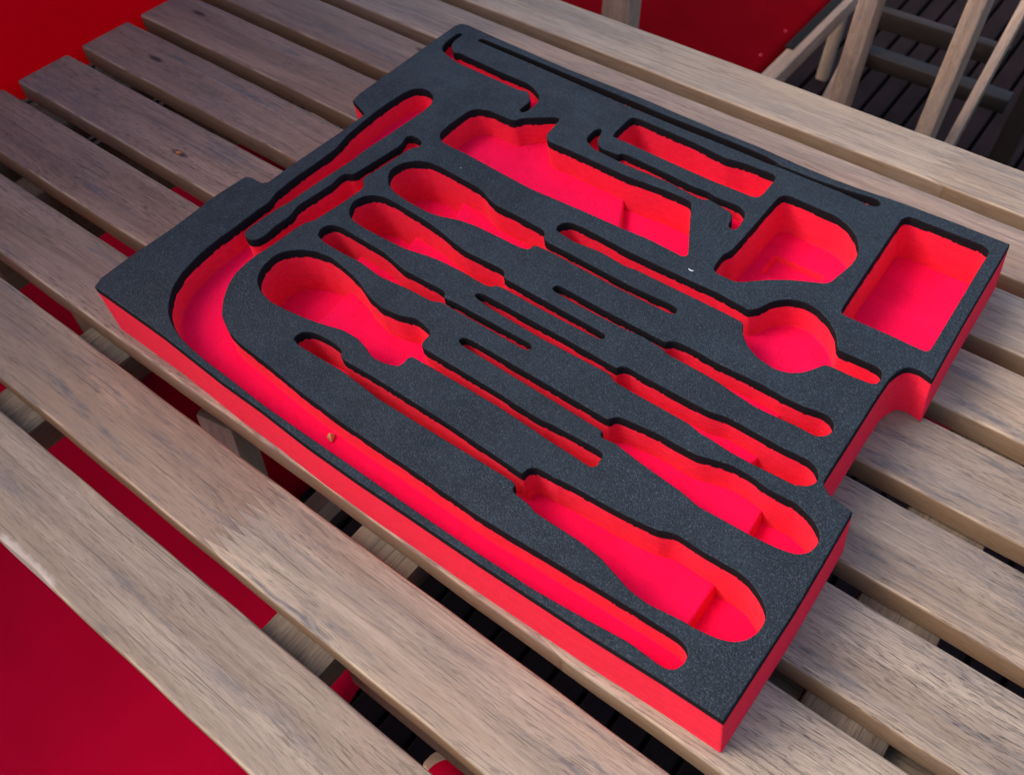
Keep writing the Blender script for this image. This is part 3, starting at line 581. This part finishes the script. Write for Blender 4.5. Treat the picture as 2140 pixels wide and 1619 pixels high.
WHITE = plain('white_lint', (0.75, 0.78, 0.82), 0.8)
def lint(loc, rz, L, label):
    v, f = [], []; nseg, ns = 8, 5
    for i in range(nseg+1):
        t = i/nseg-0.5; c = Vector((t*L, 0.35*L*(0.25-t*t)*2, 0.0005)); rr = 0.00042*(1-1.2*t*t)
        for j in range(ns):
            a = 2*math.pi*j/ns; v.append((c.x, c.y+rr*math.cos(a), c.z+rr*math.sin(a)))
    for i in range(nseg):
        for j in range(ns):
            k = i*ns+j; k2 = i*ns+(j+1) % ns; f.append((k, k2, k2+ns, k+ns))
    f += [tuple(range(ns-1, -1, -1)), tuple(nseg*ns+j for j in range(ns))]
    o = obj('lint', mesh('lint', v, f, 60), WHITE, None, loc, (0,0,rz)); o['label'] = label; o['category'] = 'lint'
lint(tw @ Vector((0.3451, 0.2710, HT)), 3.2, 0.0042, 'white speck of lint on the black foam beside the cleaver pocket')

# red offcut under the slats, right of the tray
t = bar('foam_offcut', (0.222, 0.19, 0.006), RED, None, (-0.0885, 0.556, TT-0.0236), (0,0,0), 0.0006)
t['label'] = 'flat red foam offcut lying beneath the slats right of the tray'; t['category'] = 'foam sheet'

# ------------------------------------------------------------------ canvas seats and chairs round the table
def sheet(name, fn, nu, nv, th, mat, parent, label=None):
    """cloth: fn(u,v) -> point; thin solid"""
    v, f = [], []
    for i in range(nu+1):
        for j in range(nv+1): v.append(tuple(fn(i/nu, j/nv)))
    for i in range(nu):
        for j in range(nv):
            a = i*(nv+1)+j; f.append((a, a+nv+1, a+nv+2, a+1))
    o = obj(name, mesh(name, v, f, 60), mat, parent, label=label)
    md = o.modifiers.new('thickness', 'SOLIDIFY'); md.thickness = th; md.offset = -1
    return o
# front left chair, its seat pushed under the table
c1 = thing('canvas_chair', 'red canvas chair pushed under the front left of the table', 'chair', (0,0,0), 0, 'red canvas chairs round the table')
sheet('seat', lambda u, v: (-1.10+0.645*u, 0.02+0.60*v, 0.45-0.025*math.sin(math.pi*u)), 24, 6, 0.002, CLOTH, c1)
def back1(u, v):
    x = -1.25+0.985*u; 
    y = 0.150-0.62*v - 0.03*(1-u)**2
    z = 0.520 - 0.115*v - 0.020*math.sin(math.pi*v*0.9) + 0.012*math.exp(-((v-0.02)/0.03)**2)
    return (x, y, z - 0.02*(max(0, u-0.96)/0.04)**2)
sheet('backrest', back1, 60, 50, 0.002, CLOTH, c1)
bar_between('seat_rail', (-0.442, 0.02, 0.440), (-0.442, 0.63, 0.440), 0.030, 0.022, CHAIRWOOD, c1, up=(0,0,1))
bar_between('hem', (-0.4555, 0.03, 0.452), (-0.4555, 0.62, 0.452), 0.004, 0.012, HEM, c1, 0.001, up=(0,0,1))
bar_between('post', (-0.492, 0.200, 0.60), (-0.520, 0.175, 0.02), 0.040, 0.026, CHAIRWOOD, c1, 0.004, up=(1,0.2,0))
bar_between('leg', (-0.47, 0.55, 0.44), (-0.47, 0.02, 0.0), 0.014, 0.032, CHAIRWOOD, c1, up=(1,0,0))
bar_between('leg', (-1.08, 0.55, 0.44), (-1.08, 0.02, 0.0), 0.014, 0.032, CHAIRWOOD, c1, up=(1,0,0))
# second chair at the front, only its post and canvas corner show
c3 = thing('canvas_chair', 'red canvas chair at the bottom edge with only a wooden post tip showing', 'chair', (0,0,0), 0, 'red canvas chairs round the table')
bar_between('post', (-0.1750, 0.1120, 0.462), (-0.1450, -0.060, 0.02), 0.034, 0.022, CHAIRWOOD, c3, 0.007, up=(1,0,0))
def loop3(u, v):
    a = 2*math.pi*v; q = 0.22*u*u; r = 0.0225*math.sqrt(max(0.0004, 1-max(0, 1-q/0.0225)**2))
    return (-0.154+r*math.cos(a), 0.119-q, 0.484-0.12*q+0.85*r*math.sin(a))
sheet('backrest', loop3, 30, 16, 0.002, CLOTH, c3)
# chair behind the table
c2 = thing('canvas_chair', 'red canvas chair standing behind the table with riveted seat edge', 'chair', (0,0,0), 0, 'red canvas chairs round the table')
sheet('seat', lambda u, v: (-1.10+0.662*u, 0.62+1.05*v, 0.448+0.10*math.sin(math.pi*u)+0.006*math.sin(9*u+4*v)), 40, 20, 0.002, DULLCLOTH, c2)
bar_between('seat_rail', (-0.4235, 0.62, 0.440), (-0.4235, 1.70, 0.440), 0.030, 0.024, CHAIRWOOD, c2, up=(0,0,1))
bar_between('hem', (-0.432, 1.252, 0.4565), (-0.432, 1.69, 0.4565), 0.002, 0.014, HEM, c2, 0.0006, up=(0,0,1))
for yy in (1.215, 1.300):
    bm = bmesh.new(); bmesh.ops.create_uvsphere(bm, u_segments=12, v_segments=6, radius=0.005)
    for v in bm.verts: v.co.z *= 0.4
    obj('rivet', bm_mesh('rivet', bm, 60), RIVET, c2, (-0.462, yy, 0.452))
bar_between('post', (-0.567, 0.96, 0.90), (-0.567, 0.96, 0.0), 0.044, 0.030, CHAIRWOOD, c2, 0.003, up=(1,0,0))
bar_between('leg', (-0.558, 1.925, 0.44), (-0.566, 1.925, 0.0), 0.026, 0.02, CHAIRWOOD, c2, up=(1,0,0))
bar_between('leg', (-1.08, 1.65, 0.44), (-1.08, 0.80, 0.0), 0.014, 0.032, CHAIRWOOD, c2, up=(1,0,0))
# wooden folding chair, back right
c4 = thing('wooden_chair', 'folding wooden chair with two upright posts behind the table', 'chair')
bar_between('post', (-0.3215, 1.220, 0.92), (-0.3215, 1.220, 0.0), 0.027, 0.040, CHAIRWOOD, c4, 0.002, up=(1,0,0))
bar_between('post', (-0.1885, 1.227, 0.92), (-0.1885, 1.227, 0.0), 0.023, 0.054, CHAIRWOOD, c4, 0.002, up=(1,0,0))
bar_between('leg', (-0.157, 1.62, 0.81), (-0.157, 0.965, 0.0), 0.014, 0.030, CHAIRWOOD, c4, 0.002, up=(1,0,0))
bar_between('leg', (-0.366, 1.62, 0.66), (-0.366, 0.93, 0.0), 0.014, 0.026, CHAIRWOOD, c4, 0.002, up=(1,0,0))
bar_between('stretcher', (-0.356, 1.40, 0.467), (-0.150, 1.40, 0.467), 0.030, 0.018, SHADEDWOOD, c4, 0.002, up=(0,0,1))
bar_between('stretcher', (-0.356, 1.40, 0.400), (-0.118, 1.40, 0.400), 0.024, 0.030, SHADEDWOOD, c4, 0.002, up=(0,0,1))
bar_between('post', (-0.086, 1.300, 0.92), (-0.086, 1.300, 0.0), 0.030, 0.030, SHADEDWOOD, c4, 0.002, up=(1,0,0))
# red cloth at the table's left end, unseen height added to shade the slats
c5 = thing('shade_screen', 'red cloth at the left end of the table, with unseen height added to shade the slats', 'screen')
def scr(u, v):
    return (-1.075+0.012*math.sin(7*u+2*v)+0.006*math.sin(19*u), -0.80+1.62*u, 0.585+(1.2-0.485)*v)
sheet('canvas', scr, 60, 24, 0.002, SCREENCLOTH, c5)
for yy in (-0.815, 0.835):
    bar_between('post', (-1.075, yy, 0.0), (-1.075, yy, 0.14+1.2), 0.035, 0.03, CHAIRWOOD, c5, up=(1,0,0))
# parasol to the left of the table, unseen, added to shade its left half
PX, PY, PZ, PR = (-2.04, 0.2, 1.45, 1.1)
c6 = thing('sun_blocker', 'unseen red canopy added as parasol shading the left part of the table', 'sun_blocker', (PX, PY, 0))
def cano(u, v):
    a = 2*math.pi*u; k = (a/(math.pi/4)) % 1.0
    r = PR*v*(math.cos(math.pi/8)/math.cos((k-0.5)*math.pi/4)); return (r*math.cos(a), r*math.sin(a), PZ+0.42*(1-v)-0.03*math.sin(math.pi*k)*v)
sheet('canopy', cano, 64, 10, 0.002, DULLCLOTH, c6)
bar_between('pole', (0, 0, 0), (0, 0, PZ+0.46), 0.045, 0.045, CHAIRWOOD, c6, 0.012, up=(1,0,0))
for k in range(8):
    a = k*math.pi/4
    bar_between('rib', (0.03*math.cos(a), 0.03*math.sin(a), PZ+0.40), (PR*0.97*math.cos(a), PR*0.97*math.sin(a), PZ-0.012), 0.014, 0.02, CHAIRWOOD, c6, 0.002, up=(0,0,1))
bar_between('base', (-0.25, 0, 0.03), (0.25, 0, 0.03), 0.5, 0.06, HEM, c6, 0.01, up=(0,1,0))
